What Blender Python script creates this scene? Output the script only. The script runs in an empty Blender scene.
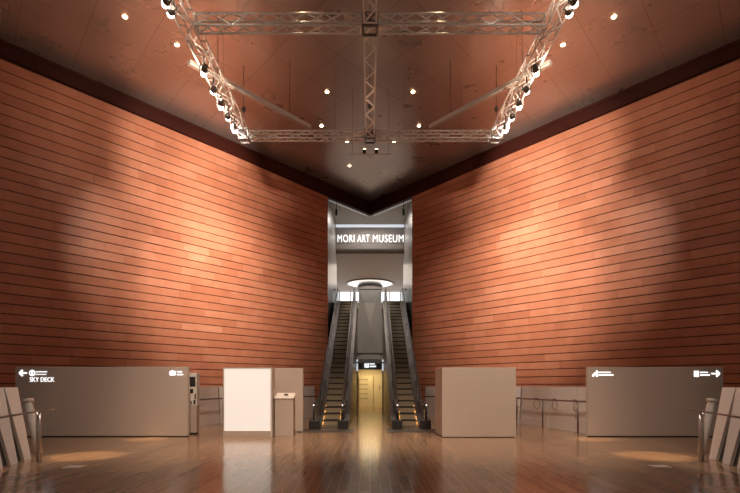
import bpy, bmesh, math, random
from mathutils import Vector, Matrix
random.seed(7)
S = bpy.context.scene
C = S.collection
H = 1.6            # eye height
F = 493.33         # focal length in pixels of the 740 px frame (24 mm)
SL = 0.848         # plan slope of the two stone walls
ZA = 30.8          # depth of the apex where both walls would meet
HC = 11.46 + H     # ceiling height

# ------------------------------------------------------------------ materials
def mat(name, col, rough=0.6, metal=0.0, spec=0.5, emit=None, es=0.0, trans=0.0, coat=0.0):
    m = bpy.data.materials.new(name); m.use_nodes = True
    b = m.node_tree.nodes['Principled BSDF']
    b.inputs['Base Color'].default_value = (*col, 1)
    b.inputs['Roughness'].default_value = rough
    b.inputs['Metallic'].default_value = metal
    b.inputs['Specular IOR Level'].default_value = spec
    b.inputs['Transmission Weight'].default_value = trans
    b.inputs['Coat Weight'].default_value = coat
    if emit:
        b.inputs['Emission Color'].default_value = (*emit, 1)
        b.inputs['Emission Strength'].default_value = es
    return m

def noisy(m, scale=6.0, amount=0.12, bump=0.0, stretch=(1, 1, 1), rvar=0.0):
    """fine procedural variation of colour (and bump) on a material"""
    nt = m.node_tree; b = nt.nodes['Principled BSDF']
    tc = nt.nodes.new('ShaderNodeTexCoord'); mp = nt.nodes.new('ShaderNodeMapping')
    mp.inputs['Scale'].default_value = stretch
    nz = nt.nodes.new('ShaderNodeTexNoise'); nz.inputs['Scale'].default_value = scale
    nz.inputs['Detail'].default_value = 4
    nt.links.new(tc.outputs['Object'], mp.inputs['Vector']); nt.links.new(mp.outputs[0], nz.inputs['Vector'])
    col = b.inputs['Base Color'].default_value[:]
    mx = nt.nodes.new('ShaderNodeMix'); mx.data_type = 'RGBA'
    mx.inputs[6].default_value = (*[c * (1 - amount) for c in col[:3]], 1)
    mx.inputs[7].default_value = (*[min(1, c * (1 + amount)) for c in col[:3]], 1)
    nt.links.new(nz.outputs['Fac'], mx.inputs[0]); nt.links.new(mx.outputs[2], b.inputs['Base Color'])
    if bump:
        bp = nt.nodes.new('ShaderNodeBump'); bp.inputs['Strength'].default_value = bump; bp.inputs['Distance'].default_value = 0.02
        nt.links.new(nz.outputs['Fac'], bp.inputs['Height']); nt.links.new(bp.outputs[0], b.inputs['Normal'])
    if rvar:
        r = b.inputs['Roughness'].default_value
        mr = nt.nodes.new('ShaderNodeMapRange'); mr.inputs['To Min'].default_value = r - rvar; mr.inputs['To Max'].default_value = r + rvar
        nt.links.new(nz.outputs['Fac'], mr.inputs['Value']); nt.links.new(mr.outputs[0], b.inputs['Roughness'])
    return m

def math_node(nt, op, a, b=None):
    n = nt.nodes.new('ShaderNodeMath'); n.operation = op
    for i, v in enumerate((a, b)):
        if v is None: continue
        if isinstance(v, (int, float)): n.inputs[i].default_value = v
        else: nt.links.new(v, n.inputs[i])
    return n.outputs[0]

M = {}
M['white'] = noisy(mat('white_paint', (.74, .70, .65), .55), 3, .03)
M['panel'] = noisy(mat('warm_grey_panel', (.58, .485, .425), .5), 2, .03)
M['panel_edge'] = mat('panel_edge', (.66, .60, .54), .5)
M['barrier'] = noisy(mat('barrier_white', (.80, .77, .74), .45), 3, .05)
M['gapshade'] = mat('barrier_gap_shade', (.07, .06, .055), .7)  # near-black colour standing in for shade between the boards
M['alu'] = noisy(mat('aluminium', (.82, .79, .76), .35, .35), 20, .06)
M['steel'] = noisy(mat('brushed_steel', (.50, .48, .46), .28, .95), 12, .08)
M['darksteel'] = noisy(mat('dark_steel', (.20, .18, .17), .35, .8), 12, .1)
M['bronze'] = noisy(mat('bronze_steel', (.26, .20, .16), .32, .8), 12, .08)
M['rail'] = noisy(mat('rail_brown', (.22, .15, .13), .4, .3), 12, .1)
M['rubber'] = mat('black_rubber', (.015, .014, .014), .35)
M['black'] = mat('black_plastic', (.02, .02, .02), .5)
M['led'] = mat('white_sign_light', (.9, .9, .9), .5, emit=(.95, .97, 1), es=1.0)
M['softglow'] = mat('sign_light_and_glint', (.9, .9, .9), .5, emit=(.95, .97, 1), es=.7)
M['bulb'] = mat('spot_bulb', (1, 1, 1), .3, emit=(1, .88, .72), es=14)
M['down'] = mat('downlight_bulb', (1, 1, 1), .3, emit=(1, .62, .34), es=14)
M['lightbox'] = mat('lightbox_face', (.8, .78, .74), .45, emit=(1, .94, .86), es=.33)
M['fascia'] = noisy(mat('fascia_red', (.040, .0065, .003), .6, spec=.25), 2, .15, stretch=(1, 1, 4))
M['joint'] = mat('joint_shadow', (.05, .014, .008), .9)
M['greywall'] = noisy(mat('grey_corridor_metal', (.30, .28, .265), .32, .0), 3, .05)
M['plaster'] = noisy(mat('pale_plaster', (.50, .46, .42), .7), 2, .04)
M['brownceil'] = noisy(mat('taupe_soffit', (.34, .26, .20), .7), 2, .05)
M['lintel'] = noisy(mat('lintel_grey', (.25, .22, .20), .5), 2, .05)
M['yellow'] = noisy(mat('cream_locker', (.85, .72, .46), .5), 3, .04)
M['slate'] = noisy(mat('slate_sign', (.23, .25, .27), .4), 3, .05)
M['daylight'] = mat('daylit_glass', (.7, .72, .74), .5, emit=(.92, .95, 1), es=1.1)
M['cove'] = mat('cove_light', (.9, .9, .9), .5, emit=(.80, .88, 1), es=.45)
M['ringlight'] = mat('ring_light', (.9, .9, .9), .5, emit=(1, .93, .85), es=.55)
M['skirtglow'] = mat('orange_skirt_glow', (.9, .5, .2), .5, emit=(1, .45, .10), es=2.5)
M['step'] = noisy(mat('step_metal', (.36, .30, .21), .45, .3), 30, .1)
M['stepnose'] = mat('step_nose', (.035, .03, .026), .5, .3)
M['deck'] = noisy(mat('deck_dark_metal', (.15, .125, .11), .38, .7), 12, .08)
M['comb'] = noisy(mat('landing_plate', (.16, .145, .13), .38, .7), 40, .2)
M['pinkbox'] = noisy(mat('dispenser_pinkish', (.50, .40, .35), .5), 3, .04)
M['clear'] = mat('clear_glass', (.75, .82, .82), .03, trans=1.0)

# glass that also lets light straight through
def glass_mix(name, tint, fac):
    m = bpy.data.materials.new(name); m.use_nodes = True; nt = m.node_tree
    b = nt.nodes['Principled BSDF']; b.inputs['Base Color'].default_value = (*tint, 1)
    b.inputs['Roughness'].default_value = .08; b.inputs['Metallic'].default_value = .2
    t = nt.nodes.new('ShaderNodeBsdfTransparent'); t.inputs[0].default_value = (.92, .95, .95, 1)
    mx = nt.nodes.new('ShaderNodeMixShader'); mx.inputs[0].default_value = fac
    nt.links.new(t.outputs[0], mx.inputs[1]); nt.links.new(b.outputs[0], mx.inputs[2])
    nt.links.new(mx.outputs[0], nt.nodes['Material Output'].inputs['Surface'])
    return m
M['glass'] = glass_mix('pane_glass', (.45, .48, .5), .22)
M['balglass'] = glass_mix('smoked_balustrade_glass', (.10, .085, .075), .72)

# terracotta stone: tone per slab from a colour attribute plus fine mottling
def stone_mat():
    m = mat('terracotta_stone', (.45, .16, .08), .42, spec=.5); nt = m.node_tree; b = nt.nodes['Principled BSDF']
    at = nt.nodes.new('ShaderNodeAttribute'); at.attribute_name = 'slab_tone'
    tc = nt.nodes.new('ShaderNodeTexCoord'); nz = nt.nodes.new('ShaderNodeTexNoise')
    nz.inputs['Scale'].default_value = 1.6; nz.inputs['Detail'].default_value = 7; nz.inputs['Roughness'].default_value = .65
    nt.links.new(tc.outputs['Object'], nz.inputs['Vector'])
    v = math_node(nt, 'ADD', math_node(nt, 'MULTIPLY', nz.outputs['Fac'], .55), math_node(nt, 'MULTIPLY', at.outputs['Fac'], .6))
    cr = nt.nodes.new('ShaderNodeValToRGB'); e = cr.color_ramp.elements
    e[0].position = .12; e[0].color = (.30, .094, .046, 1)
    e[1].position = .95; e[1].color = (.63, .28, .17, 1)
    k = cr.color_ramp.elements.new(.55); k.color = (.47, .172, .092, 1)
    nt.links.new(v, cr.inputs[0]); nt.links.new(cr.outputs[0], b.inputs['Base Color'])
    bp = nt.nodes.new('ShaderNodeBump'); bp.inputs['Strength'].default_value = .15; bp.inputs['Distance'].default_value = .02
    nt.links.new(nz.outputs['Fac'], bp.inputs['Height']); nt.links.new(bp.outputs[0], b.inputs['Normal'])
    return m
M['stone'] = stone_mat()

# polished timber floor: boards run away from the entrance
def floor_mat():
    m = mat('timber_floor', (.25, .13, .07), .24, spec=.5); nt = m.node_tree; b = nt.nodes['Principled BSDF']
    tc = nt.nodes.new('ShaderNodeTexCoord'); mp = nt.nodes.new('ShaderNodeMapping')
    mp.inputs['Rotation'].default_value = (0, 0, math.radians(90))
    nt.links.new(tc.outputs['Object'], mp.inputs['Vector'])
    br = nt.nodes.new('ShaderNodeTexBrick')
    br.inputs['Scale'].default_value = 1; br.inputs['Brick Width'].default_value = 1.25; br.inputs['Row Height'].default_value = .165
    br.inputs['Mortar Size'].default_value = .008; br.inputs['Mortar Smooth'].default_value = .3; br.offset = .37
    br.inputs['Color1'].default_value = (.25, .148, .088, 1); br.inputs['Color2'].default_value = (.38, .242, .15, 1)
    br.inputs['Mortar'].default_value = (.46, .31, .20, 1)
    nt.links.new(mp.outputs[0], br.inputs['Vector'])
    m2 = nt.nodes.new('ShaderNodeMapping'); m2.inputs['Scale'].default_value = (14, .9, 1)
    nt.links.new(tc.outputs['Object'], m2.inputs['Vector'])
    nz = nt.nodes.new('ShaderNodeTexNoise'); nz.inputs['Scale'].default_value = 2; nz.inputs['Detail'].default_value = 5
    nt.links.new(m2.outputs[0], nz.inputs['Vector'])
    hs = nt.nodes.new('ShaderNodeHueSaturation')
    nt.links.new(br.outputs['Color'], hs.inputs['Color'])
    nt.links.new(math_node(nt, 'ADD', math_node(nt, 'MULTIPLY', nz.outputs['Fac'], .2), .9), hs.inputs['Value'])
    nt.links.new(hs.outputs[0], b.inputs['Base Color'])
    nt.links.new(math_node(nt, 'ADD', math_node(nt, 'MULTIPLY', nz.outputs['Fac'], .03), .15), b.inputs['Roughness'])
    bp = nt.nodes.new('ShaderNodeBump'); bp.inputs['Strength'].default_value = .02; bp.inputs['Distance'].default_value = .001; bp.invert = True
    nt.links.new(br.outputs['Fac'], bp.inputs['Height']); nt.links.new(bp.outputs[0], b.inputs['Normal'])
    return m
M['floor'] = floor_mat()

# metallic ceiling panels on a rhombic grid parallel to both walls
def ceil_mat():
    m = mat('ceiling_panels', (.40, .35, .32), .34, .65); nt = m.node_tree; b = nt.nodes['Principled BSDF']
    tc = nt.nodes.new('ShaderNodeTexCoord'); sp = nt.nodes.new('ShaderNodeSeparateXYZ')
    nt.links.new(tc.outputs['Object'], sp.inputs[0])
    x, y = sp.outputs[0], sp.outputs[1]
    ys = math_node(nt, 'MULTIPLY', y, SL)
    fac = None
    ids = []
    for sgn in (1, -1):
        c = math_node(nt, 'ADD', math_node(nt, 'MULTIPLY', x, sgn), ys)
        q = math_node(nt, 'DIVIDE', math_node(nt, 'SUBTRACT', c, 4.33 - 22.5), 2.25)
        fr = math_node(nt, 'FRACT', q)
        ids.append(math_node(nt, 'FLOOR', q))
        ln = math_node(nt, 'LESS_THAN', fr, .011)
        fac = ln if fac is None else math_node(nt, 'MAXIMUM', fac, ln)
    cm = nt.nodes.new('ShaderNodeCombineXYZ'); nt.links.new(ids[0], cm.inputs[0]); nt.links.new(ids[1], cm.inputs[1])
    wn = nt.nodes.new('ShaderNodeTexWhiteNoise'); nt.links.new(cm.outputs[0], wn.inputs['Vector'])
    nz = nt.nodes.new('ShaderNodeTexNoise'); nz.inputs['Scale'].default_value = .8; nz.inputs['Detail'].default_value = 6
    nt.links.new(tc.outputs['Object'], nz.inputs['Vector'])
    v = math_node(nt, 'ADD', math_node(nt, 'MULTIPLY', wn.outputs['Value'], .10), math_node(nt, 'MULTIPLY', nz.outputs['Fac'], .3))
    cr = nt.nodes.new('ShaderNodeValToRGB'); e = cr.color_ramp.elements
    e[0].color = (.42, .36, .33, 1); e[1].position = .45; e[1].color = (.56, .48, .44, 1)
    nt.links.new(v, cr.inputs[0])
    mx = nt.nodes.new('ShaderNodeMix'); mx.data_type = 'RGBA'; mx.inputs[7].default_value = (.27, .20, .165, 1)
    nt.links.new(fac, mx.inputs[0]); nt.links.new(cr.outputs[0], mx.inputs[6]); nt.links.new(mx.outputs[2], b.inputs['Base Color'])
    nt.links.new(math_node(nt, 'ADD', math_node(nt, 'MULTIPLY', nz.outputs['Fac'], .20), .20), b.inputs['Roughness'])
    n2 = nt.nodes.new('ShaderNodeTexNoise'); n2.inputs['Scale'].default_value = 1.3; n2.inputs['Detail'].default_value = 2
    nt.links.new(tc.outputs['Object'], n2.inputs['Vector'])
    bp = nt.nodes.new('ShaderNodeBump'); bp.inputs['Strength'].default_value = .04; bp.inputs['Distance'].default_value = .03
    nt.links.new(n2.outputs['Fac'], bp.inputs['Height']); nt.links.new(bp.outputs[0], b.inputs['Normal'])
    return m
M['ceil'] = ceil_mat()

# ------------------------------------------------------------------ mesh helpers
class MB:
    def __init__(s): s.v = []; s.f = []; s.tone = []
    def add(s, vs, fs, tone=.5):
        o = len(s.v); s.v += [tuple(v) for v in vs]; s.f += [tuple(i + o for i in f) for f in fs]; s.tone += [tone] * len(vs); return s
    def box(s, x0, x1, y0, y1, z0, z1, mtx=None, tone=.5):
        vs = [Vector((x, y, z)) for z in (z0, z1) for y in (y0, y1) for x in (x0, x1)]
        if mtx: vs = [mtx @ v for v in vs]
        return s.add(vs, [(0, 2, 3, 1), (4, 5, 7, 6), (0, 1, 5, 4), (2, 6, 7, 3), (0, 4, 6, 2), (1, 3, 7, 5)], tone)
    def hexa(s, b, t):          # four base points, four top points (same order, counter-clockwise from above)
        return s.add(list(b) + list(t), [(3, 2, 1, 0), (4, 5, 6, 7), (0, 1, 5, 4), (1, 2, 6, 5), (2, 3, 7, 6), (3, 0, 4, 7)])
    def prism(s, poly, x0, x1):  # poly in (y, z), extruded along x
        n = len(poly); vs = [(x0, y, z) for y, z in poly] + [(x1, y, z) for y, z in poly]
        return s.add(vs, [tuple(range(n)), tuple(range(2 * n - 1, n - 1, -1))] + [(i, i + n, (i + 1) % n + n, (i + 1) % n) for i in range(n)])
    def slab(s, poly, z0, z1):   # poly in (x, y), extruded up
        n = len(poly); vs = [(x, y, z0) for x, y in poly] + [(x, y, z1) for x, y in poly]
        return s.add(vs, [tuple(range(n - 1, -1, -1)), tuple(range(n, 2 * n))] + [(i, (i + 1) % n, (i + 1) % n + n, i + n) for i in range(n)])
    def tube(s, pts, r, n=8, r2=None):
        pts = [Vector(p) for p in pts]; k = len(pts); vs = []; up0 = None
        for i, p in enumerate(pts):
            d = ((pts[min(i + 1, k - 1)] - p).normalized() + (p - pts[max(i - 1, 0)]).normalized())
            d.normalize()
            up = Vector((0, 0, 1)) if abs(d.z) < .95 else Vector((1, 0, 0))
            if up0 is not None: up = up0
            a = (up - d * up.dot(d)).normalized(); up0 = a; b = d.cross(a)
            rr = r if r2 is None else r + (r2 - r) * i / (k - 1)
            vs += [p + a * rr * math.cos(2 * math.pi * j / n) + b * rr * math.sin(2 * math.pi * j / n) for j in range(n)]
        fs = [(i * n + j, i * n + (j + 1) % n, (i + 1) * n + (j + 1) % n, (i + 1) * n + j) for i in range(k - 1) for j in range(n)]
        fs += [tuple(range(n - 1, -1, -1)), tuple(range((k - 1) * n, k * n))]
        return s.add(vs, fs)
    def lathe(s, prof, cx=0, cy=0, n=24, mtx=None):  # prof of (r, z)
        vs = [Vector((cx + r * math.cos(2 * math.pi * j / n), cy + r * math.sin(2 * math.pi * j / n), z)) for r, z in prof for j in range(n)]
        if mtx: vs = [mtx @ v for v in vs]
        k = len(prof)
        fs = [(i * n + j, i * n + (j + 1) % n, (i + 1) * n + (j + 1) % n, (i + 1) * n + j) for i in range(k - 1) for j in range(n)]
        fs += [tuple(range(n - 1, -1, -1)), tuple(range((k - 1) * n, k * n))]
        return s.add(vs, fs)
    def build(s, name, m, parent=None, smooth=False, bevel=0, tone=False):
        me = bpy.data.meshes.new(name); me.from_pydata(s.v, [], s.f); me.validate()
        bm = bmesh.new(); bm.from_mesh(me); bmesh.ops.recalc_face_normals(bm, faces=bm.faces[:]); bm.to_mesh(me); bm.free()
        if tone:
            a = me.attributes.new('slab_tone', 'FLOAT', 'POINT')
            for i, t in enumerate(s.tone): a.data[i].value = t
        me.materials.append(m)
        o = bpy.data.objects.new(name, me); C.objects.link(o)
        if parent is not None: o.parent = parent; o.matrix_parent_inverse = Matrix()
        if smooth:
            for p in me.polygons: p.use_smooth = len(p.vertices) == 4
        if bevel:
            bv = o.modifiers.new('bevel', 'BEVEL'); bv.width = bevel; bv.segments = 2; bv.limit_method = 'ANGLE'
        return o

def tag(o, label, cat, group=None):
    o['label'] = label; o['category'] = cat
    if group: o['group'] = group
    return o
def thing(name, label, cat, loc=(0, 0, 0), rz=0, group=None):
    o = bpy.data.objects.new(name, None); C.objects.link(o); o.empty_display_size = .2
    o.location = loc; o.rotation_euler = (0, 0, rz)
    return tag(o, label, cat, group)
def struct(o): o['kind'] = 'structure'; return o
def copy_tree(o, parent=None):
    c = o.copy(); C.objects.link(c)
    if parent is not None: c.parent = parent
    for ch in list(o.children): copy_tree(ch, c)
    return c
def text_part(body, size, m, parent, loc, name, width=None, depth=.012, bold=.0, spacing=1.0, rot=(math.pi / 2, 0, 0)):
    cu = bpy.data.curves.new(name, 'FONT'); cu.body = body; cu.size = size; cu.extrude = depth; cu.offset = bold
    cu.space_character = spacing; cu.resolution_u = 3
    t = bpy.data.objects.new(name + '_src', cu); C.objects.link(t)
    bpy.context.view_layer.update()
    me = bpy.data.meshes.new_from_object(t.evaluated_get(bpy.context.evaluated_depsgraph_get()))
    bpy.data.objects.remove(t); me.materials.clear(); me.materials.append(m)
    xs = [v.co.x for v in me.vertices]; x0, x1 = min(xs), max(xs)
    k = width / (x1 - x0) if width else 1
    R = Matrix.Rotation(rot[0], 4, 'X')
    for v in me.vertices: v.co = R @ Vector(((v.co.x - x0) * k, v.co.y, v.co.z)) + Vector(loc)
    me.name = name
    o = bpy.data.objects.new(name, me); C.objects.link(o)
    if parent is not None: o.parent = parent
    return o

def wx(px, Y): return (px - 370) / F * Y              # world x of a pixel column at depth Y
def wz(py, Y): return H + (386 - py) / F * Y

# ------------------------------------------------------------------ the setting
struct(MB().box(-20, 20, 3, 36.6, -.2, 0).build('floor', M['floor']))
YN = 7.0
xn = SL * (ZA - YN)
struct(MB().slab([(-xn, YN), (xn, YN), (0, ZA)], HC, HC + .25).build('ceiling', M['ceil']))

# stone walls
W0 = 2.42                                            # half width of the opening
Y0 = ZA - W0 / SL
D = math.hypot(SL, 1)
length = (Y0 - YN) * D
rows = []
z = 10.72 + H + .1
while z > 0:
    t = max(0, min(1, (z - H) / 10.6)); stp = .328 + .036 * t
    rows.append((max(z - stp, 0), z)); z -= stp
for side, nm in ((-1, 'left'), (1, 'right')):
    d = Vector((side * SL / D, -1 / D, 0)); n = Vector((-side / D, -SL / D, 0))
    mt = Matrix(((d.x, n.x, 0, side * W0), (d.y, n.y, 0, Y0), (0, 0, 1, 0), (0, 0, 0, 1)))
    w = MB()
    for (z0, z1) in rows:
        u = -random.random() * 1.2
        while u < length:
            L = random.choice((.8, 1.2, 1.2, 1.6, 2.0)); a, b = max(u, 0), min(u + L, length)
            if b - a > .02:
                tone = random.gauss(.5, .11)
                w.box(a + .001, b - .001, 0, .05 + random.uniform(-.002, .002), z0 + .024, z1 - .008, mt, tone)
            u += L
    wall = w.build('wall_' + nm, M['stone'], tone=True); struct(wall)
    bk = MB().box(0, length, -.32, .004, 0, HC, mt).build('wall_' + nm + '_backing', M['joint'], wall)
    # fascia band: dark red bulkhead between stone and ceiling, carried on across the opening to the apex
    f = MB()
    stations = [(length, 10.88), (length * .66, 10.92), (length * .33, 10.86), (0, 10.70), (-W0 / SL * D, 10.65)]
    for (ua, ha), (ub, hb) in zip(stations[:-1], stations[1:]):
        b4 = [mt @ Vector(p) for p in ((ua, -.12, ha + H), (ua, .09, ha + H), (ub, .09, hb + H), (ub, -.12, hb + H))]
        t4 = [mt @ Vector(p) for p in ((ua, -.12, HC), (ua, .09, HC), (ub, .09, HC), (ub, -.12, HC))]
        f.hexa(b4, t4)
    fa = f.build('trim_1' if side < 0 else 'trim_2', M['fascia']); struct(fa)
    # thin shadow reveal halfway up the fascia
    g = MB().box(-3.6, length, .09, .11, 11.30 + H, 11.33 + H, mt).build('fascia_rib', M['fascia'], fa)
    # row of tiny lights under the fascia inside the opening
    bd = MB()
    for k in range(20):
        p = mt @ Vector((-.35 - k * .17, -.16, 10.60 + H)); bd.box(p.x - .016, p.x + .016, p.y - .02, p.y + .02, p.z + .02, p.z + .06)
    struct(bd.build('trim_3' if side < 0 else 'trim_4', M['softglow']))
    # corridor side wall behind the opening
    xa, xb = sorted((side * 2.45, side * 2.7))
    struct(MB().box(xa, xb, Y0 + .45, 36.3, 0, HC).build('wall_corridor_' + nm, M['greywall']))

# corridor ceiling in front of the lintel, cove light, lintel
struct(MB().slab([(-2.45, Y0 + .6), (0, ZA + .3), (2.45, Y0 + .6), (2.45, 35.4), (-2.45, 35.4)], HC - .0, HC + .25).build('ceiling_corridor', M['plaster']))
struct(MB().box(-2.42, 2.42, 35.02, 35.3, wz(226, 35), wz(221.5, 35)).build('trim_5', M['cove']))
struct(MB().box(-2.45, 2.45, 35.32, 35.9, wz(249, 35.3), HC).build('wall_lintel', M['lintel']))
lin = MB()
for k, px in enumerate((352, 369, 387)): lin.box(wx(px, 35.3) - .015, wx(px, 35.3) + .015, 35.29, 35.32, wz(240, 35.3), wz(227, 35.3))
struct(lin.build('trim_6', M['darksteel']))

# upper hall beyond the escalators
UF = 7.0
struct(MB().box(-7, 7, 31.9, 58, UF - .4, UF).build('floor_upper', M['plaster']))
hc2 = 9.62 + H
struct(MB().box(-7, 7, 35.9, 58, hc2, hc2 + .3).build('ceiling_upper', M['brownceil']))
struct(MB().box(-7.2, -7, 35.9, 58, UF, hc2).build('wall_upper_left', M['plaster']))
struct(MB().box(7, 7.2, 35.9, 58, UF, hc2).build('wall_upper_right', M['plaster']))
win = MB().box(-7, 7, 50.5, 50.6, UF, hc2).build('window_1', M['daylight']); struct(win)
fr = MB()
for x in range(-6, 7, 2): fr.box(x - .05, x + .05, 50.4, 50.5, UF, hc2)
fr.box(-7, 7, 50.4, 50.5, UF + 3.2, UF + 3.3)
fr.build('window_frame', M['alu'], win)
# ring recess round the column in the upper ceiling
rm = MB(); nn = 48
for rr, zz in ((2.12, hc2 - .10), (2.2, hc2 - .10), (2.2, hc2 - .005), (2.12, hc2 - .005)):
    rm.v += [(rr * math.cos(2 * math.pi * j / nn), 46.3 + rr * math.sin(2 * math.pi * j / nn), zz) for j in range(nn)]
rm.tone = [.5] * len(rm.v)
rm.f += [(k * nn + j, k * nn + (j + 1) % nn, ((k + 1) % 4) * nn + (j + 1) % nn, ((k + 1) % 4) * nn + j) for k in range(4) for j in range(nn)]
tag(rm.build('ring_lamp', M['darksteel']),
    'dark ring hanging under the upper hall ceiling around the round column', 'ceiling ring')
struct(MB().lathe([(2.15, hc2 - .012), (2.15, hc2 - .002)], 0, 46.3, 48).build('trim_7', M['ringlight']))
col = thing('round_column', 'thick round grey column with dark collar in the upper hall', 'column', (0, 46.3, UF))
MB().lathe([(1.05, 0), (1.05, hc2 - UF - .02)], n=48).build('shaft', M['greywall'], col, smooth=True)
MB().lathe([(1.07, hc2 - UF - .38), (1.18, hc2 - UF - .34), (1.18, hc2 - UF - .2), (1.07, hc2 - UF - .16)], n=48).build('collar', M['black'], col, smooth=True)

# pale wall between the escalators below the upper floor, with the V shaped folded sheet
struct(MB().box(-2.45, 2.45, 32.2, 32.5, 3.1, UF - .4).build('wall_upper_front', M['plaster']))
v = MB()
xw = .78; zt = UF - .02; zb = 3.15
v.add([(-xw, 31.95, zt), (xw, 31.95, zt), (xw, 31.95, zb), (-xw, 31.95, zb), (0, 31.62, zt - 1.6), (-.36, 31.75, zt), (.36, 31.75, zt),
       (-xw, 32.15, zt), (xw, 32.15, zt), (xw, 32.15, zb), (-xw, 32.15, zb)],
      [(5, 6, 4), (0, 5, 4), (0, 4, 3), (3, 4, 2), (4, 1, 2), (6, 1, 4), (0, 7, 8, 1, 6, 5), (3, 2, 9, 10), (0, 3, 10, 7), (1, 8, 9, 2), (7, 10, 9, 8)])
tag(v.build('folded_wall_panel', M['plaster']), 'pale folded panel with a V crease between the tops of the escalators', 'wall panel')
struct(MB().box(-.845, .845, 31.86, 31.93, wz(354, 31.7), wz(352.6, 31.7)).build('trim_8', M['darksteel']))

# lower passage: cream lit room at the back
struct(MB().box(-2.45, 2.45, 36.3, 36.55, 0, 4.2).build('wall_back', M['yellow']))
struct(MB().box(-2.4, 2.4, 30.4, 36.3, 3.0, 3.1).build('ceiling_passage', M['plaster']))
lk = thing('locker_cabinet', 'cream locker bank with rows of small dark handles at the passage end', 'lockers', (0, 36.1, 0))
MB().box(-.80, .22, -.15, .17, 0, 2.35).build('body', M['yellow'], lk, bevel=.01)
for py in (379.4, 384.3, 389, 393.6, 398.4):
    for px in (360.2, 362.6, 365, 366.9):
        MB().box(wx(px, 36) - .025, wx(px, 36) + .025, -.19, -.15, wz(py, 36) - .04, wz(py, 36) + .04).build('handle', M['black'], lk)
dr = thing('cream_door', 'plain cream door with dark handle right of the lockers', 'door', (0, 36.1, 0))
MB().box(.25, .98, .02, .17, 0, 2.35).build('door_leaf', M['yellow'], dr, bevel=.01)
MB().box(wx(379.5, 36) - .02, wx(379.5, 36) + .02, -.02, .02, wz(390, 36), wz(385, 36)).build('handle', M['darksteel'], dr)
# small sign box
sg = thing('passage_sign', 'small grey sign board with white lit icon above the lower passage', 'sign', (0, 30.6, 0))
Ys = 30.6
MB().box(-.745, .745, 0, .2, wz(369.5, Ys), wz(359, Ys)).build('board', M['slate'], sg, bevel=.01)
ic = MB().box(wx(364.6, Ys), wx(365.4, Ys), -.03, 0, wz(367.5, Ys), wz(362.8, Ys))
ic.box(wx(365.4, Ys), wx(368.8, Ys), -.03, 0, wz(363.6, Ys), wz(362.8, Ys)); ic.box(wx(368, Ys), wx(368.8, Ys), -.03, 0, wz(367.5, Ys), wz(363.6, Ys))
ic.box(wx(365.4, Ys), wx(368, Ys), -.03, 0, wz(367.5, Ys), wz(366.3, Ys)); ic.box(wx(366, Ys), wx(367.4, Ys), -.03, 0, wz(365.6, Ys), wz(364.3, Ys))
ic.build('icon', M['led'], sg)
tx = MB()
def tiny_lines(mb, Y, x0, x1, ys, h=.9, off=-.02, seed=0):
    r = random.Random(seed)
    for i, y in enumerate(ys):
        xe = x1 if i else x0 + (x1 - x0) * .8
        p = x0
        while p < xe:
            w_ = r.uniform(.5, 1.1)
            mb.box(wx(p, Y), wx(min(p + w_, xe), Y), off, 0, wz(y + h / 2, Y), wz(y - h / 2, Y)); p += w_ + .22
tiny_lines(tx, Ys, 369.8, 376, (363.8, 366.4), 1.2, -.03, 3)
tx.build('lettering', M['led'], sg)
for s in (-1, 1):
    p = thing('glass_jamb', ('left' if s < 0 else 'right') + ' dark metal jamb with pale lit top at the lower passage', 'post', (s * .79, 30.7, 0))
    MB().box(-.035, .035, -.05, .05, 0, wz(371, 30.7)).build('jamb', M['darksteel'], p)
    MB().box(-.042, .042, -.055, .055, wz(371, 30.7), wz(359.5, 30.7)).build('lit_cap', M['cove'], p)

# museum name over the escalators
sn = thing('museum_name_sign', 'long white lit capital letter sign spanning the opening above the escalators', 'sign', (0, 34.9, 0))
Yn = 34.9
zb_, zt_ = wz(242.3, Yn), wz(234.6, Yn)
size = (zt_ - zb_) / .72
for word, a, b in (('MORI', 337.7, 354.4), ('ART', 357.4, 369.5), ('MUSEUM', 373.0, 403.4)):
    text_part(word, size, M['led'], sn, (wx(a, Yn), -.05, zb_), 'lettering', wx(b, Yn) - wx(a, Yn), depth=.01, bold=-.006, spacing=1.1)
MB().box(-2.38, 2.38, .0, .03, zb_ - .09, zb_ - .05).build('mounting_bar', M['darksteel'], sn)
for s in (-1, 1):
    b = thing('ceiling_sensor', 'small black cylinder under the %s end of the fascia in the opening' % ('left' if s < 0 else 'right'), 'sensor', (s * 2.0, 29.4, 12.02))
    MB().lathe([(.07, -.25), (.07, .1)], n=16).build('can', M['black'], b)
    MB().lathe([(.02, .1), (.02, HC - 12.02)], n=8).build('stem', M['black'], b)

# upper glass guards
for px0, px1, lab in ((328.5, 336, 'left of the left escalator top'), (358.2, 381.8, 'between the two escalator tops'), (404, 412.5, 'right of the right escalator top')):
    Yg = 33.2
    g = thing('glass_guard', 'glass guard with thin dark handrail ' + lab, 'guard rail', (0, Yg, UF))
    MB().box(wx(px0, Yg), wx(px1, Yg), -.01, .01, .02, 1.08).build('pane', M['glass'], g)
    MB().box(wx(px0, Yg), wx(px1, Yg), -.03, .03, 1.08, 1.14).build('handrail', M['darksteel'], g)
    MB().box(wx(px0, Yg), wx(px1, Yg), -.03, .03, 0.0, .05).build('shoe', M['darksteel'], g)

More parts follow.
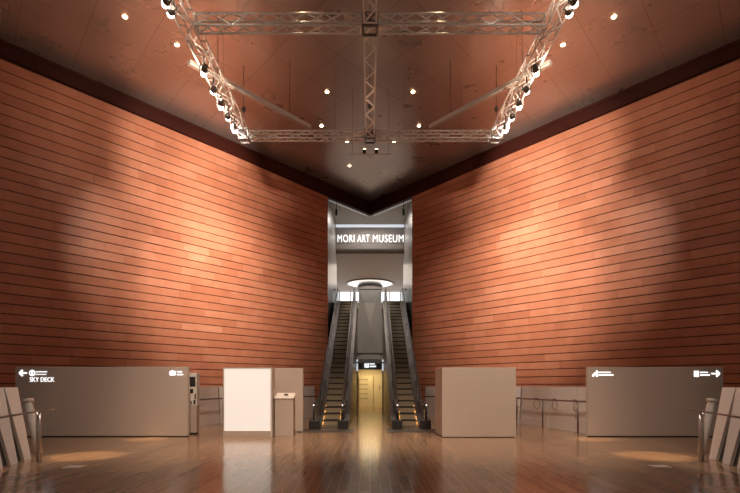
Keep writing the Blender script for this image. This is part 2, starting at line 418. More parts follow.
# ------------------------------------------------------------------ escalators
YB, YI, YT = 18.3, 19.75, 31.85
RISE = UF
def pz(y):
    if y < YI: return 0
    if y > YT: return UF
    return (y - YI) * UF / (YT - YI)
def path(off, y0, y1, n=14):
    """line parallel to the stair line, raised by off, softened at both knees"""
    pts = []
    ys = [y0, YI - .5, YI - .25, YI, YI + .25, YI + .5]; ye = [YT - .5, YT - .25, YT, YT + .25, YT + .5, y1]
    sm = lambda y: (pz(y - .4) + 2 * pz(y) + pz(y + .4)) / 4
    return [(y, max(sm(y), 0) + off) for y in ys + ye]
def make_escalator(side):
    nm = 'left' if side < 0 else 'right'
    e = thing('escalator', 'long steep escalator with dark handrails on the %s of the passage' % nm, 'escalator', (side * 1.54, 0, 0))
    # side cladding (closed to the ground) and truss body
    for s, nmx in ((-1, 'cladding'), (1, 'cladding')):
        x0, x1 = (s * .60, s * .695) if s > 0 else (s * .695, s * .60)
        low = [(YB + .1, 0), (32.0, 0), (32.0, UF - .45)]
        top = path(.10, YB + .1, 31.99)
        poly = [(YB + .1, 0), (31.99, 0)] + list(reversed(top))
        MB().prism(poly, x0, x1).build(nmx, M['bronze'], e)
    MB().prism([(YB + .6, .01), (31.9, .01)] + [(31.9, UF - .55), (YI + .5, .05)], -.6, .6).build('truss_body', M['darksteel'], e)
    # sloping decks beside the steps
    for s in (-1, 1):
        a, b = sorted((s * .345, s * .71))
        top = path(.16, YB + .05, 33.0); bot = path(.10, YB + .05, 33.0)
        MB().prism(top + list(reversed(bot)), a, b).build('deck', M['deck'], e)
        a, b = sorted((s * .338, s * .352))
        MB().prism(path(.12, YB + .3, 32.9) + list(reversed(path(-.12, YB + .3, 32.9))), a, b).build('skirt', M['bronze'], e)
    # balustrades with handrail loop
    for s in (-1, 1):
        x = s * .53
        top = path(.93, YB + .25, 33.2); bot = path(.16, YB + .05, 33.0)
        front = [(YB + .25 - .36 * math.sin(t), .56 + .37 * math.cos(t)) for t in [math.pi * k / 8 for k in range(1, 8)]]
        back = [(33.2 + .36 * math.sin(t), UF + .56 + .37 * math.cos(t)) for t in [math.pi * k / 8 for k in range(1, 8)]]
        poly = top + back + list(reversed(bot)) + list(reversed(front))
        bal = MB().prism(poly, x - .015, x + .015).build('balustrade', M['balglass'], e)
        # metal joint strips of the balustrade
        for k in range(1, 9):
            y = YI + k * 1.45
            z0, z1 = pz(y) + .16, pz(y) + .92
            MB().box(x - .022, x + .022, y - .02, y + .02, z0, z1).build('joint_strip', M['alu'], bal)
        hr = [(x, YB + .05, .19)] + [(x, y, z_ ) for y, z_ in reversed(front)] + [(x, y, z_ + .03) for y, z_ in top] + [(x, y, z_) for y, z_ in back] + [(x, 33.1, UF + .2)]
        MB().tube(hr, .042, 10).build('handrail', M['rubber'], e, smooth=True)
        # rail guide catching the light under the rubber
        gd = [(x, y, z_ - .03) for y, z_ in top]
        MB().tube(gd, .028, 6).build('handrail_guide', M['alu'], e, smooth=True)
        a, b = x - .185, x + .185
        MB().box(a, b, YB - .12, YB + .28, 0.0, .34).build('inlet_box', M['black'], e, bevel=.03)
        MB().box(a + .06, b - .06, 33.0, 33.5, UF, UF + .3).build('inlet_box', M['black'], e, bevel=.03)
        MB().lathe([(.028, 0), (.028, .02)], n=12, mtx=Matrix.Translation((x, YB - .17, .90)) @ Matrix.Rotation(math.pi / 2, 4, 'X')).build('newel_glint', M['softglow'], e)  # glowing disc stands in for the shine on the newel
    # steps
    n = 28; dy = (YT - YI) / n; dz = UF / n
    for k in range(n):
        y = YI + k * dy; zt = (k + 1) * dz
        st = MB().box(-.335, .335, y, y + dy + .02, zt - dz * 1.02, zt - .02).build('step', M['step'], e)
        nose = MB().box(-.335, .335, y - .012, y + .05, zt - .055, zt)
        for j in range(10): nose.box(-.32 + j * .066, -.29 + j * .066, y + .05, y + dy, zt - .02, zt - .003)
        nose.build('tread', M['stepnose'], st)
    for s in (-1, 1):
        a, b = sorted((s * .330, s * .3375))
        MB().prism([(YI - .2, .05), (YI + 2.6, 1.36), (YI + 2.6, 1.39), (YI - .2, .08)], a, b).build('skirt_glow_strip', M['skirtglow'], e)  # glowing strips added for the orange reflection on the lower steps
    MB().box(-.335, .335, YB + .3, YI, 0.0, .018).build('comb_plate', M['comb'], e)
    MB().box(-.335, .335, YT, 33.4, UF, UF + .015).build('comb_plate', M['comb'], e)
    return e
make_escalator(-1); make_escalator(1)
for s in (-1, 1):
    o = MB().box(s * 1.54 - .95, s * 1.54 + .95, 16.9, 18.1, 0, .012).build('landing_plate', M['comb'])
    tag(o, 'dark ribbed metal landing plate in front of the %s escalator' % ('left' if s < 0 else 'right'), 'floor plate')

# ------------------------------------------------------------------ free standing panels and boxes
YP = 15.5
def big_panel(x0, x1, Y, ytop, label, t=.17):
    p = thing('information_panel', label, 'partition', ((wx(x0, Y) + wx(x1, Y)) / 2, Y, 0))
    w = (wx(x1, Y) - wx(x0, Y)) / 2
    MB().box(-w, w, .02, t, .03, wz(ytop, Y)).build('panel_body', M['panel_edge'], p, bevel=.006)
    MB().box(-w + .01, w - .01, 0, .02, .035, wz(ytop, Y) - .02).build('front_sheet', M['panel'], p)
    MB().box(-w + .02, w - .02, .03, t - .02, 0, .03).build('plinth', M['black'], p)
    return p, (wx(x0, Y) + wx(x1, Y)) / 2
def local_boxes(parent, cx, name, m, boxes, Y):
    b = MB()
    for (a, c, d, e_) in boxes: b.box(wx(a, Y) - cx, wx(c, Y) - cx, -.012, 0.002, wz(e_, Y), wz(d, Y))
    return b.build(name, m, parent)
def arrow(parent, cx, tip, tail, yc, Y):
    s = 1 if tip > tail else -1
    b = MB(); X = lambda p: wx(p, Y) - cx; Zz = lambda q: wz(q, Y)
    def stroke(p, q, w=.045):
        a = Vector((X(p[0]), 0, Zz(p[1]))); c = Vector((X(q[0]), 0, Zz(q[1]))); d = (c - a).normalized(); n_ = Vector((-d.z, 0, d.x)) * w / 2
        vs = [a + n_, a - n_, c - n_, c + n_]; b.add([v_ + Vector((0, -.012, 0)) for v_ in vs] + [v_ + Vector((0, .002, 0)) for v_ in vs],
              [(0, 1, 2, 3), (7, 6, 5, 4), (0, 4, 5, 1), (1, 5, 6, 2), (2, 6, 7, 3), (3, 7, 4, 0)])
    stroke((tail, yc), (tip - s * .3, yc), .04); stroke((tip, yc), (tip - s * 3.2, yc - 2.9), .05); stroke((tip, yc), (tip - s * 3.2, yc + 2.9), .05)
    b.build('arrow', M['led'], parent)

pl, cx = big_panel(15, 187.6, YP, 366.8, 'wide grey partition at left with lit arrow and large white lettering')
arrow(pl, cx, 19.6, 27, 373, YP)
rg = MB(); c0 = Vector((wx(32.3, YP) - cx, -.006, wz(373, YP)))
rg.tube([c0 + Vector((.085 * math.cos(t), 0, .085 * math.sin(t))) for t in [2 * math.pi * k / 20 for k in range(21)]], .012, 6)
rg.box(c0.x - .014, c0.x + .014, -.012, .002, c0.z - .06, c0.z + .065)
rg.box(c0.x - .05, c0.x + .05, -.012, .002, c0.z - .06, c0.z - .038); rg.box(c0.x - .03, c0.x + .03, -.012, .002, c0.z + .01, c0.z + .028)
rg.build('icon', M['led'], pl)
b = MB(); tiny_lines(b, YP, 36, 50, (371.8,), .9, -.012, 1); b.box(wx(36, YP), wx(46.5, YP), -.012, 0, wz(374.8, YP), wz(374, YP))
for i in range(len(b.v)): b.v[i] = (b.v[i][0] - cx, b.v[i][1], b.v[i][2])
b.build('lettering', M['softglow'], pl)
text_part('SKY DECK', .20, M['led'], pl, (wx(29.9, YP) - cx, -.004, wz(381.7, YP)), 'lettering', wx(54.4, YP) - wx(29.9, YP), .004, .0)
local_boxes(pl, cx, 'icon', M['led'], [(169.8, 175.4, 371.2, 372), (169.8, 175.4, 374.6, 375.4), (169.8, 170.8, 372, 374.6), (174.4, 175.4, 372, 374.6), (171.6, 173.4, 372.6, 374), (171.6, 173.5, 370.4, 371.2)], YP)
b = MB(); tiny_lines(b, YP, 177, 183.2, (371.8, 374.6), 1.0, -.012, 5)
for i in range(len(b.v)): b.v[i] = (b.v[i][0] - cx, b.v[i][1], b.v[i][2])
b.build('lettering', M['led'], pl)

pr, cx = big_panel(588.3, 723.5, YP, 367, 'wide grey partition at right with lit arrow pointing right')
local_boxes(pr, cx, 'icon', M['led'], [(592.2, 593.6, 374.5, 376.6), (593.6, 595, 373, 375.8), (595, 596.2, 371.9, 374.2), (596.2, 597.6, 370.6, 376.8)], YP)
b = MB(); tiny_lines(b, YP, 598.6, 613.4, (372.4, 375), 1.0, -.012, 8)
for i in range(len(b.v)): b.v[i] = (b.v[i][0] - cx, b.v[i][1], b.v[i][2])
b.build('lettering', M['led'], pr)
local_boxes(pr, cx, 'icon', M['led'], [(694, 695.4, 370.8, 376.8), (695.4, 696.6, 373.2, 374.4), (697.2, 698.6, 370.8, 376.8), (696.2, 697.2, 371, 372.4), (696.2, 697.2, 375.2, 376.6)], YP)
b = MB(); tiny_lines(b, YP, 700, 709.6, (372.4, 375), 1.0, -.012, 11)
for i in range(len(b.v)): b.v[i] = (b.v[i][0] - cx, b.v[i][1], b.v[i][2])
b.build('lettering', M['led'], pr)
arrow(pr, cx, 719.4, 711.4, 373.6, YP)

# white light box
lb = thing('lightbox_panel', 'blank white lit panel in a grey frame left of the podium', 'display panel', (wx(247.5, YP), YP, 0))
hw = (wx(272, YP) - wx(223, YP)) / 2; ht = wz(367.5, YP)
MB().box(-hw, hw, .04, .5, 0, ht).build('panel_body', M['white'], lb, bevel=.006)
MB().box(-hw, -hw + .035, 0, .04, 0, ht).build('frame_side', M['panel'], lb)
MB().box(hw - .05, hw, 0, .04, 0, ht).build('frame_side', M['white'], lb)
MB().box(-hw + .035, hw - .05, 0, .04, ht - .03, ht).build('frame_top', M['panel'], lb)
MB().box(-hw + .035, hw - .05, -.02, .04, 0, .19).build('plinth', M['panel'], lb)
MB().box(-hw + .035, hw - .05, .015, .04, .19, ht - .03).build('lit_face', M['lightbox'], lb)
# grey panel behind
Yq = 17.2
q = thing('grey_partition', 'plain grey partition standing behind the podium and beside the left escalator', 'partition', (wx(280, Yq), Yq, 0))
xa, xb = wx(252, Yq) - wx(280, Yq), wx(302.8, Yq) - wx(280, Yq)
MB().box(xa, xb, .02, .3, 0, wz(368.3, Yq)).build('panel_body', M['panel_edge'], q, bevel=.006)
MB().box(xa + .01, xb - .01, 0, .02, .03, wz(368.3, Yq) - .02).build('front_sheet', M['panel'], q)
# podium
Yo = 15.75
pd = thing('podium', 'grey podium with sloping white top right of the white lit panel', 'podium', (wx(284, Yo), Yo, 0))
pw = (wx(293.4, Yo) - wx(275, Yo)) / 2
zf, zbk = wz(398.2, Yo), wz(393.2, Yo + .5)
MB().prism([(0, .0), (.45, .0), (.45, zbk - .02), (0, zf - .02)], -pw, pw).build('body', M['panel'], pd, bevel=.006)
MB().prism([(-.02, zf - .02), (.48, zbk - .02), (.48, zbk + .01), (-.02, zf + .01)], -pw - .02, pw + .02).build('sloping_top', M['white'], pd, bevel=.004)
sc = MB().box(-.055, .055, .19, .29, (zf + zbk) / 2 - .0, (zf + zbk) / 2 + .03)
tag(sc.build('small_scanner', M['black']), 'tiny dark device lying on the podium top', 'scanner').location = (wx(285, Yo), Yo, .026)

# big box right
Yb = 15.3
bx = thing('grey_box_booth', 'plain tall grey box standing right of the right escalator', 'box', (wx(479, Yb), Yb, 0))
bw = (wx(516, Yb) - wx(442, Yb)) / 2; cxb = wx(479, Yb)
xl = wx(435.3, 16.9) - cxb
b = MB().slab([(-bw, 0), (bw, 0), (bw, 1.6), (xl, 1.6)], .02, wz(367.5, Yb))
b.build('body', M['panel'], bx, bevel=.008)
MB().slab([(-bw + .03, .03), (bw - .03, .03), (bw - .03, 1.55), (xl + .04, 1.55)], 0, .02).build('plinth', M['black'], bx)

# dispenser machine
Yd = 16.2
dm = thing('ticket_machine', 'tall white machine with dark screen and slots at the end of the left partition', 'machine', (wx(188.5, Yd), Yd, 0), math.radians(8))
mw = .26
MB().box(-.35, mw, 0, .5, .95, 2.03).build('upper_cabinet', M['white'], dm, bevel=.012)
MB().box(-.35, mw - .01, .01, .49, .06, .95).build('lower_cabinet', M['pinkbox'], dm, bevel=.012)
MB().box(-.33, mw - .03, .04, .46, 0, .06).build('foot', M['black'], dm)
MB().box(.04, .22, -.012, 0, 1.58, 1.90).build('screen', M['black'], dm)
MB().box(.05, .15, -.012, 0, 1.36, 1.50).build('card_slot', M['black'], dm)
MB().box(.19, .24, -.012, 0, 1.18, 1.34).build('coin_slot', M['darksteel'], dm)
MB().box(.16, .22, -.012, 0, 1.0, 1.14).build('ticket_slot', M['black'], dm)
MB().box(.07, .11, -.012, 0, 1.0, 1.10).build('ticket_slot', M['darksteel'], dm)

# ------------------------------------------------------------------ leaning white barrier panels, rails, loops
def barrier_panel(side, a, b, lab, lean=.18, h=1.57, gb=.10, ge=None):
    ge = gb if ge is None else ge
    A = Vector((side * a[0], a[1], 0)); B = Vector((side * b[0], b[1], 0))
    d = (B - A).normalized(); n = Vector((side * abs(d.y), -d.x * side if d.y > 0 else d.x * side, 0))
    n = Vector((d.y, -d.x, 0)); 
    if n.x * side < 0: n = -n            # outwards, towards the stone wall
    p = thing('barrier_panel', lab, 'barrier', (A + B) / 2)
    o = (A + B) / 2
    g0 = .022; th = .07
    b4 = [A + d * gb, B - d * ge, B - d * ge + n * th, A + d * gb + n * th]
    t4 = [v_ + n * lean + Vector((0, 0, h)) for v_ in (A + d * g0, B - d * g0, B - d * g0 + n * th, A + d * g0 + n * th)]
    b4 = [v_ + Vector((0, 0, .0)) for v_ in b4]
    MB().hexa([v_ - o for v_ in b4], [v_ - o for v_ in t4]).build('board', M['barrier'], p, bevel=.006)
    A_, B_ = A + d * .03, B - d * .03
    r4 = [A_ + n * (th + .01), B_ + n * (th + .01), B_ + n * (th + .04), A_ + n * (th + .04)]
    MB().hexa([v_ - o for v_ in r4], [v_ - o + n * lean + Vector((0, 0, h - .04)) for v_ in r4]).build('gap_shade_sheet', M['gapshade'], p)  # dark sheet behind the board paints the shade into the gaps
    return p
near = [(6.62, 7.7), (6.78, 8.3), (6.95, 8.94), (7.12, 9.58), (7.29, 10.22), (7.47, 10.88)]
farp = [(2.75, 25.1), (3.9, 24.0), (5.1, 22.6), (6.40, 21.1), (6.80, 18.9), (7.15, 17.2), (7.35, 16.1)]
ordn = ['next to the escalator foot, deepest in the row', 'second in the row from the escalator', 'third in the row from the escalator',
        'fourth in the row from the escalator', 'fifth in the row from the escalator', 'sixth in the row, beside the wide partition']
for side in (-1, 1):
    sd = 'left' if side < 0 else 'right'
    for i in range(1, len(near) - 1):
        barrier_panel(side, near[i], near[i + 1], 'white leaning board by the %s edge, %s' % (sd, ('nearest the camera', 'second from the camera', 'third from the camera', 'beside the leaning post')[i - 1]), lean=.25, gb=.33, ge=.0)
    for i in range(len(farp) - 1):
        t = ordn[i]
        barrier_panel(side, farp[i], farp[i + 1], 'low white board under the %s wall, %s' % (sd, t), lean=.1, gb=.03)
    # leaning round bollard at the end of the near barrier
    bo = thing('leaning_bollard', 'short round white leaning post at the end of the %s near barrier' % sd, 'post', (side * 7.80, 11.62, 0))
    MB().tube([(0, 0, 0.02), (side * .42, .26, 1.20)], .085, 16, .085).build('shaft', M['barrier'], bo, smooth=True)
    MB().tube([(side * .42, .26, 1.20), (side * .445, .276, 1.27)], .115, 16).build('cap', M['barrier'], bo, smooth=True)
    # near rail
    r = thing('handrail_stand', 'brown handrail on steel posts in front of the %s near barrier' % sd, 'handrail', (side * 6.95, 10.3, 0))
    o = Vector((side * 6.95, 10.3, 0))
    pts = [Vector((side * x, y, 1.08)) - o for x, y in ((5.75, 7.1), (6.2, 8.25), (6.62, 9.35), (6.93, 10.3), (7.03, 11.0))]
    rb = MB()
    for a, c in zip(pts[:-1], pts[1:]):
        d = (c - a).normalized(); n_ = Vector((-d.y, d.x, 0)) * .035
        rb.hexa([a - n_ - Vector((0, 0, .025)), a + n_ - Vector((0, 0, .025)), c + n_ - Vector((0, 0, .025)), c - n_ - Vector((0, 0, .025))], [a - n_, a + n_, c + n_, c - n_])
    rb.build('rail_bar', M['rail'], r)
    for (x, y) in ((6.93, 10.35), (5.95, 7.6)):
        MB().tube([Vector((side * x, y, 0)) - o, Vector((side * x, y, 1.055)) - o], .032, 12).build('rail_post', M['steel'], r, smooth=True)
    MB().tube([Vector((side * 7.0, 10.37, 0)) - o, Vector((side * 7.0, 10.37, 1.055)) - o], .022, 12).build('rail_post', M['steel'], r, smooth=True)
    # far rail
    r = thing('handrail_stand', 'thin dark handrail along the low white barrier below the %s wall' % sd, 'handrail', (side * 6.6, 18.8, 0))
    o = Vector((side * 6.6, 18.8, 0))
    line = [(2.72, 24.7), (3.85, 23.6), (5.0, 22.25), (6.22, 20.9), (6.6, 18.85), (7.02, 16.9), (7.2, 16.25)]
    MB().tube([Vector((side * x, y, 1.08)) - o for x, y in line], .03, 8).build('rail_bar', M['rail'], r, smooth=True)
    for (x, y) in ((3.85, 23.6), (5.0, 22.25), (6.22, 20.9), (6.6, 18.85), (7.06, 16.75)):
        MB().tube([Vector((side * x, y, 0)) - o, Vector((side * x, y, 1.06)) - o], .028, 10).build('rail_post', M['darksteel'], r, smooth=True)

# wire loops hanging on the right far rail
for i, (px, Y, lab) in enumerate(((518.5, 20.7, 'beside the grey box'), (536.3, 19.3, 'left of the middle rail post'), (554.3, 18.1, 'right of the middle rail post'), (574.8, 17.1, 'nearest the right partition'))):
    X = wx(px, Y); R_ = .165
    lp = thing('cable_loop', 'thin dark cable loop hanging on the right handrail, ' + lab, 'cable loop', (X, Y - .05, 1.08), math.radians(20 + 8 * i))
    MB().tube([(R_ * math.sin(t), 0, -R_ - .02 + R_ * 1.05 * math.cos(t)) for t in [2 * math.pi * k / 24 for k in range(25)]], .011, 6).build('loop', M['rail'], lp, smooth=True)
    MB().box(-.04, .04, -.03, .06, -.02, .05).build('clamp', M['darksteel'], lp)

# floor hatches
for (px, py, lab) in ((74.5, 467, 'left'), (660, 466.5, 'right')):
    Y = H * F / (py - 386); X = wx(px, Y)
    o = MB().box(-.17, .17, -.14, .14, 0, .01).build('floor_hatch', M['white']); o.location = (X, Y, 0)
    tag(o, 'small pale metal plate set in the timber floor at %s' % lab, 'floor plate')

# ------------------------------------------------------------------ lighting rig
TH = H + 9.0           # truss centre height
def truss(p0, p1, size, label, m=M['alu']):
    p0 = Vector(p0); p1 = Vector(p1); d = (p1 - p0); L = d.length; d.normalize()
    up = Vector((0, 0, 1)); sd = d.cross(up).normalized()
    t = thing('lighting_truss', label, 'truss', p0)
    h = size / 2; cs = [(-h, -h), (h, -h), (h, h), (-h, h)]
    for a, b_ in cs: MB().tube([sd * a + up * b_, d * L + sd * a + up * b_], .024, 8).build('chord', m, t, smooth=True)
    for u in (.25, .75): MB().tube([d * L * u + up * h, d * L * u + up * (HC - p0.z)], .004, 6).build('suspension_cable', M['darksteel'], t)
    n = max(2, round(L / (size * 1.6))); 
    for i in range(4):
        (a0, b0), (a1, b1) = cs[i], cs[(i + 1) % 4]; br = MB()
        for k in range(n):
            u0, u1 = L * k / n, L * (k + 1) / n
            q0, q1 = ((a0, b0), (a1, b1)) if k % 2 == 0 else ((a1, b1), (a0, b0))
            br.tube([d * u0 + sd * q0[0] + up * q0[1], d * u1 + sd * q1[0] + up * q1[1]], .019, 6)
        for u in (0.012, L - .012): br.tube([d * u + sd * a0 + up * b0, d * u + sd * a1 + up * b1], .02, 6)
        br.build('bracing', m, t)
    return t
Yf, Ybk = 12.25, 17.75; WX = 4.52
truss((-WX, 8.2, TH), (-WX, Ybk - .2, TH), .34, 'silver box truss along the left side of the lighting rig carrying spotlights')
truss((WX, 8.2, TH), (WX, Ybk - .2, TH), .34, 'silver box truss along the right side of the lighting rig carrying spotlights')
truss((-WX + .2, Yf, TH), (-.22, Yf, TH), .29, 'front cross truss of the rig, left half')
truss((.22, Yf, TH), (WX - .2, Yf, TH), .29, 'front cross truss of the rig, right half')
truss((-WX + .2, Ybk, TH), (-.22, Ybk, TH), .25, 'rear cross truss of the rig, left half')
truss((.22, Ybk, TH), (WX - .2, Ybk, TH), .25, 'rear cross truss of the rig, right half')
truss((0, 8.2, TH), (0, Yf - .22, TH), .3, 'centre truss of the rig in front of the front cross truss')
truss((0, Yf + .22, TH), (0, Ybk - .22, TH), .3, 'centre truss of the rig between front and rear cross trusses')
for x, y, lab in ((-WX, Ybk, 'rear left corner'), (WX, Ybk, 'rear right corner'), (0, Yf, 'middle of the front truss'), (0, Ybk, 'middle of the rear truss')):
    t = thing('truss_corner', 'dark corner block of the rig at the ' + lab, 'truss corner', (x, y, TH))
    k = MB(); h = .17
    for a in (-h, h):
        for b_ in (-h, h):
            k.box(a - .025, a + .025, b_ - .025, b_ + .025, -h, h); k.box(a - .025, a + .025, -h, h, b_ - .025, b_ + .025); k.box(-h, h, a - .025, a + .025, b_ - .025, b_ + .025)
    k.build('frame', M['darksteel'], t)
    MB().tube([(-h, -h, -h), (h, -h, h)], .025, 6).tube([(h, -h, -h), (-h, -h, h)], .025, 6).build('cross_brace', M['darksteel'], t)
for x, y, lab in ((-WX, Ybk - .1, 'rear left corner'), (WX, Ybk - .1, 'rear right corner'), (0, Ybk - .3, 'middle of the rear truss'), (0, Yf - .1, 'middle of the front truss')):
    t = thing('chain_hoist', 'small black hoist on a chain above the %s of the rig' % lab, 'hoist', (x, y, TH))
    MB().tube([(0, 0, .2), (0, 0, HC - TH)], .012, 6).build('chain', M['darksteel'], t)
    MB().lathe([(.02, .78), (.075, .88), (.075, .93), (.02, 1.02)], n=10).build('hook_block', M['black'], t)

# diagonal white channels
for s in (-1, 1):
    zc = H + 9.45
    a = Vector((s * 5.28, 14.4, zc)); c = Vector((s * 2.2, 18.0, zc)); d = (c - a).normalized(); sd_ = Vector((-d.y, d.x, 0)) * .075
    t = thing('lighting_channel', 'long straight white metal channel running diagonally at the %s of the rig' % ('left' if s < 0 else 'right'), 'light channel', a)
    L = c - a; u = Vector((0, 0, .06))
    MB().hexa([-sd_ - u, sd_ - u, L + sd_ - u, L - sd_ - u], [-sd_ + u, sd_ + u, L + sd_ + u, L - sd_ + u]).build('channel', M['white'], t)
    MB().hexa([-sd_ * .5 - u * 1.3, sd_ * .5 - u * 1.3, L + sd_ * .5 - u * 1.3, L - sd_ * .5 - u * 1.3], [-sd_ * .5 - u, sd_ * .5 - u, L + sd_ * .5 - u, L - sd_ * .5 - u]).build('slot', M['steel'], t)
    for f_ in (.2, .8): MB().tube([L * f_ + u, L * f_ + Vector((0, 0, HC - zc))], .01, 6).build('hanger', M['darksteel'], t)

# spotlights
def spot_light(name, loc, target, power, angle, blend, col=(1, .80, .60), size=.05, parent=None):
    ld = bpy.data.lights.new(name, 'SPOT'); ld.energy = power; ld.color = col; ld.spot_size = math.radians(angle); ld.spot_blend = blend
    ld.shadow_soft_size = size
    o = bpy.data.objects.new(name, ld); C.objects.link(o); o.location = loc
    o.rotation_euler = (Vector(target) - Vector(loc)).to_track_quat('-Z', 'Y').to_euler()
    return o
# lamps hang just under the bottom chord
def make_lamp(loc, target, label):
    t = thing('spotlight', label, 'spotlight', loc, 0, 'spotlights along the side trusses')
    d = (Vector(target) - Vector(loc)).normalized()
    R = d.to_track_quat('Z', 'Y').to_matrix().to_4x4()
    MB().lathe([(.05, -.20), (.075, -.17), (.08, -.05), (.085, -.03), (.08, -.03), (.075, -.04), (.075, -.05)], n=20, mtx=R).build('housing', M['darksteel'], t, smooth=True)
    MB().lathe([(.070, -.045), (.078, .02), (.078, .06), (.062, .10), (.035, .12), (.004, .13)], n=20, mtx=R).build('lamp_lens', M['bulb'], t, smooth=True)
    MB().tube([(-.12, 0, 0), (-.12, 0, .16), (0, 0, .24), (.12, 0, .16), (.12, 0, 0)], .012, 6).build('yoke', M['black'], t)
    MB().tube([(0, 0, .23), (0, 0, .40)], .018, 8).build('clamp', M['black'], t)
    return t
spots = [(166, 3), (171, 13), (204, 72), (213.5, 91), (221, 106), (228, 117.6), (234.5, 129.5)]
def wallpt(side, px, py):
    k = abs(px - 370) / F; Y = SL * ZA / (k + SL); return Vector((side * k * Y, Y, wz(py, Y)))
targets = [(100, 150), (140, 160), (165, 265), (190, 170), (212, 300), (235, 195), (245, 290)]
powers = [50, 360, 1550, 1850, 2600, 1800, 1450]
names7 = ['frontmost', 'second from the front', 'third from the front', 'fourth from the front', 'fifth from the front', 'sixth from the front', 'rearmost']
for side in (-1, 1):
    sd = 'left' if side < 0 else 'right'
    for i, ((px, py), (tx_, ty_), pw_) in enumerate(zip(spots, targets, powers)):
        zl = H + 8.42; Y = 8.42 * F / (386 - py); X = side * (370 - px) / F * Y
        loc = Vector((X, Y, zl)); tg = wallpt(side, tx_, ty_)
        make_lamp(loc, tg, 'glowing spotlight clamped to the %s truss, %s on that side' % (sd, names7[i]))
        d = (tg - loc).normalized()
        spot_light('wall_spot', loc + d * .24, tg, pw_, 56, .9, (1, .88, .76))
        up = loc + Vector((side * .22, .1, .12))
        spot_light('lamp_spill', up, up + Vector((side * .8, .6, 2.2)), 40, 150, 1, (1, .70, .50), .06)

# recessed ceiling downlights
dl = [(125, 17), (177, 45), (614, 17), (563, 45), (327, 92), (413, 92), (321.5, 126), (419, 126), (347, 141.5), (394, 141.5), (349.5, 166)]
dlab = ['at the upper left', 'above the left spotlights', 'at the upper right', 'above the right spotlights', 'left of the centre truss', 'right of the centre truss',
        'just over the rear truss, left half', 'just over the rear truss, right half', 'just behind the rear truss, left of centre', 'just behind the rear truss, right of centre', 'left of the apex, dimmest']
for (px, py), lb_ in zip(dl, dlab):
    Y = 11.44 * F / (386 - py); X = wx(px, Y)
    t = thing('ceiling_downlight', 'small warm round ceiling downlight ' + lb_, 'downlight', (X, Y, HC), 0, 'ceiling downlights')
    MB().lathe([(.09, -.012), (.09, 0)], n=20).build('trim_ring', M['white'], t)
    MB().lathe([(.07, -.03), (.07, -.012)], n=20).build('lamp_lens', M['down'], t)
# pair of lamps on the small bar behind the rear truss
Yk = 19.0
t = thing('lamp_bar', 'short hanging bar with two glowing warm lamps behind the rear truss', 'light bar', (wx(370.5, Yk), Yk, wz(154.5, Yk)))
MB().box(-.8, .8, -.03, .03, -.02, .02).build('bar', M['alu'], t)
for x in (-.7, .7): MB().tube([(x, 0, 0), (x, 0, HC - wz(154.5, Yk))], .008, 6).build('hanger', M['darksteel'], t)
for x in (-.23, .23):
    l_ = MB().lathe([(.05, .02), (.07, .06), (.07, .18)], x, 0, 16).build('lamp_housing', M['black'], t)
    MB().lathe([(.062, .18), (.055, .20), (.02, .22)], x, 0, 16).build('lamp_lens', M['down'], l_)

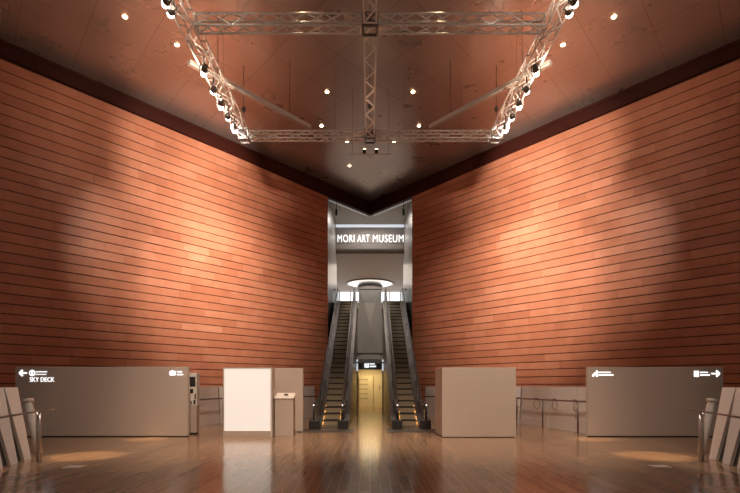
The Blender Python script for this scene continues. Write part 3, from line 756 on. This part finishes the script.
for s in (-1, 1):
    # warm pools on the floor in front of the wide partitions
    spot_light('floor_spot', (s * 6.6, 12.1, HC - .1), (s * 6.5, 11.3, 0), 6000, 9, .8, (1, .66, .36), .03)
    spot_light('floor_spot', (s * 6.9, 14.2, HC - .1), (s * 6.7, 14.85, 0), 5500, 7, .8, (1, .66, .36), .03)
    spot_light('floor_spot', (s * 4.2, 14.5, HC - .1), (s * 4.0, 14.9, 0), 900, 42, .9, (1, .72, .48))
for s in (-1, 1):  # unseen spots added only to brighten the white boards
    spot_light('barrier_fill_spot', (s * 4.6, 8.6, HC - .1), (s * 7.5, 9.9, .9), 1500, 17, .8, (1, .88, .76), .05)
    spot_light('barrier_fill_spot', (s * 4.2, 17.0, HC - .1), (s * 6.9, 19.0, .9), 1100, 26, .9, (1, .84, .70), .05)
# added fill: broad warm unseen spots lighting the partition fronts from camera side
for s in (-1, 1):
    spot_light('front_fill_spot', (s * 3.5, 8.5, HC - .2), (s * 4.0, 15.5, .6), 3900, 58, 1, (1, .78, .60), .4)
for s in (-1, 1): spot_light('truss_spot', (s * 1.5, 12.3, HC - .1), (s * 1.5, 12.25, 0), 160, 26, .8, (1, .72, .45), .03)
spot_light('centre_spot', (0, 14.5, HC - .1), (0, 19.5, 0), 500, 50, 1, (1, .72, .48), .1)
# passage and upper hall lamps, plus added corridor and panel fill
def area(name, loc, sx, sy, power, col, rot=(0, 0, 0)):
    ld = bpy.data.lights.new(name, 'AREA'); ld.shape = 'RECTANGLE'; ld.size = sx; ld.size_y = sy; ld.energy = power; ld.color = col
    o = bpy.data.objects.new(name, ld); C.objects.link(o); o.location = loc; o.rotation_euler = rot; return o
area('passage_lamp', (0, 34.3, 2.95), 1.4, 2.4, 50, (1, .77, .42))
spot_light('panel_fill_wash', (0, 25.6, HC - .1), (0, 31.8, 4.8), 1100, 26, .6, (1, .9, .78))  # spot added to brighten the folded panel
area('corridor_fill', (0, 33.4, HC - .15), 3, 1.6, 110, (1, .90, .80))  # unseen area light added for more light around the folded panel
area('hall_lamp', (0, 42, hc2 - .25), 9, 8, 240, (1, .86, .72))

# ------------------------------------------------------------------ world, camera, view
w = bpy.data.worlds.new('world'); S.world = w; w.use_nodes = True
bg = w.node_tree.nodes['Background']; bg.inputs[0].default_value = (1, .80, .66, 1); bg.inputs[1].default_value = .10
cd = bpy.data.cameras.new('camera'); cam = bpy.data.objects.new('camera', cd); C.objects.link(cam)
cam.location = (0, 0, H); cam.rotation_euler = (math.pi / 2, 0, 0)
cd.sensor_width = 36; cd.lens = 24.0; cd.shift_y = 139.5 / 740; cd.clip_end = 200
S.camera = cam
S.view_settings.view_transform = 'Standard'; S.view_settings.look = 'None'
S.view_settings.exposure = 0.56; S.view_settings.gamma = 1.0
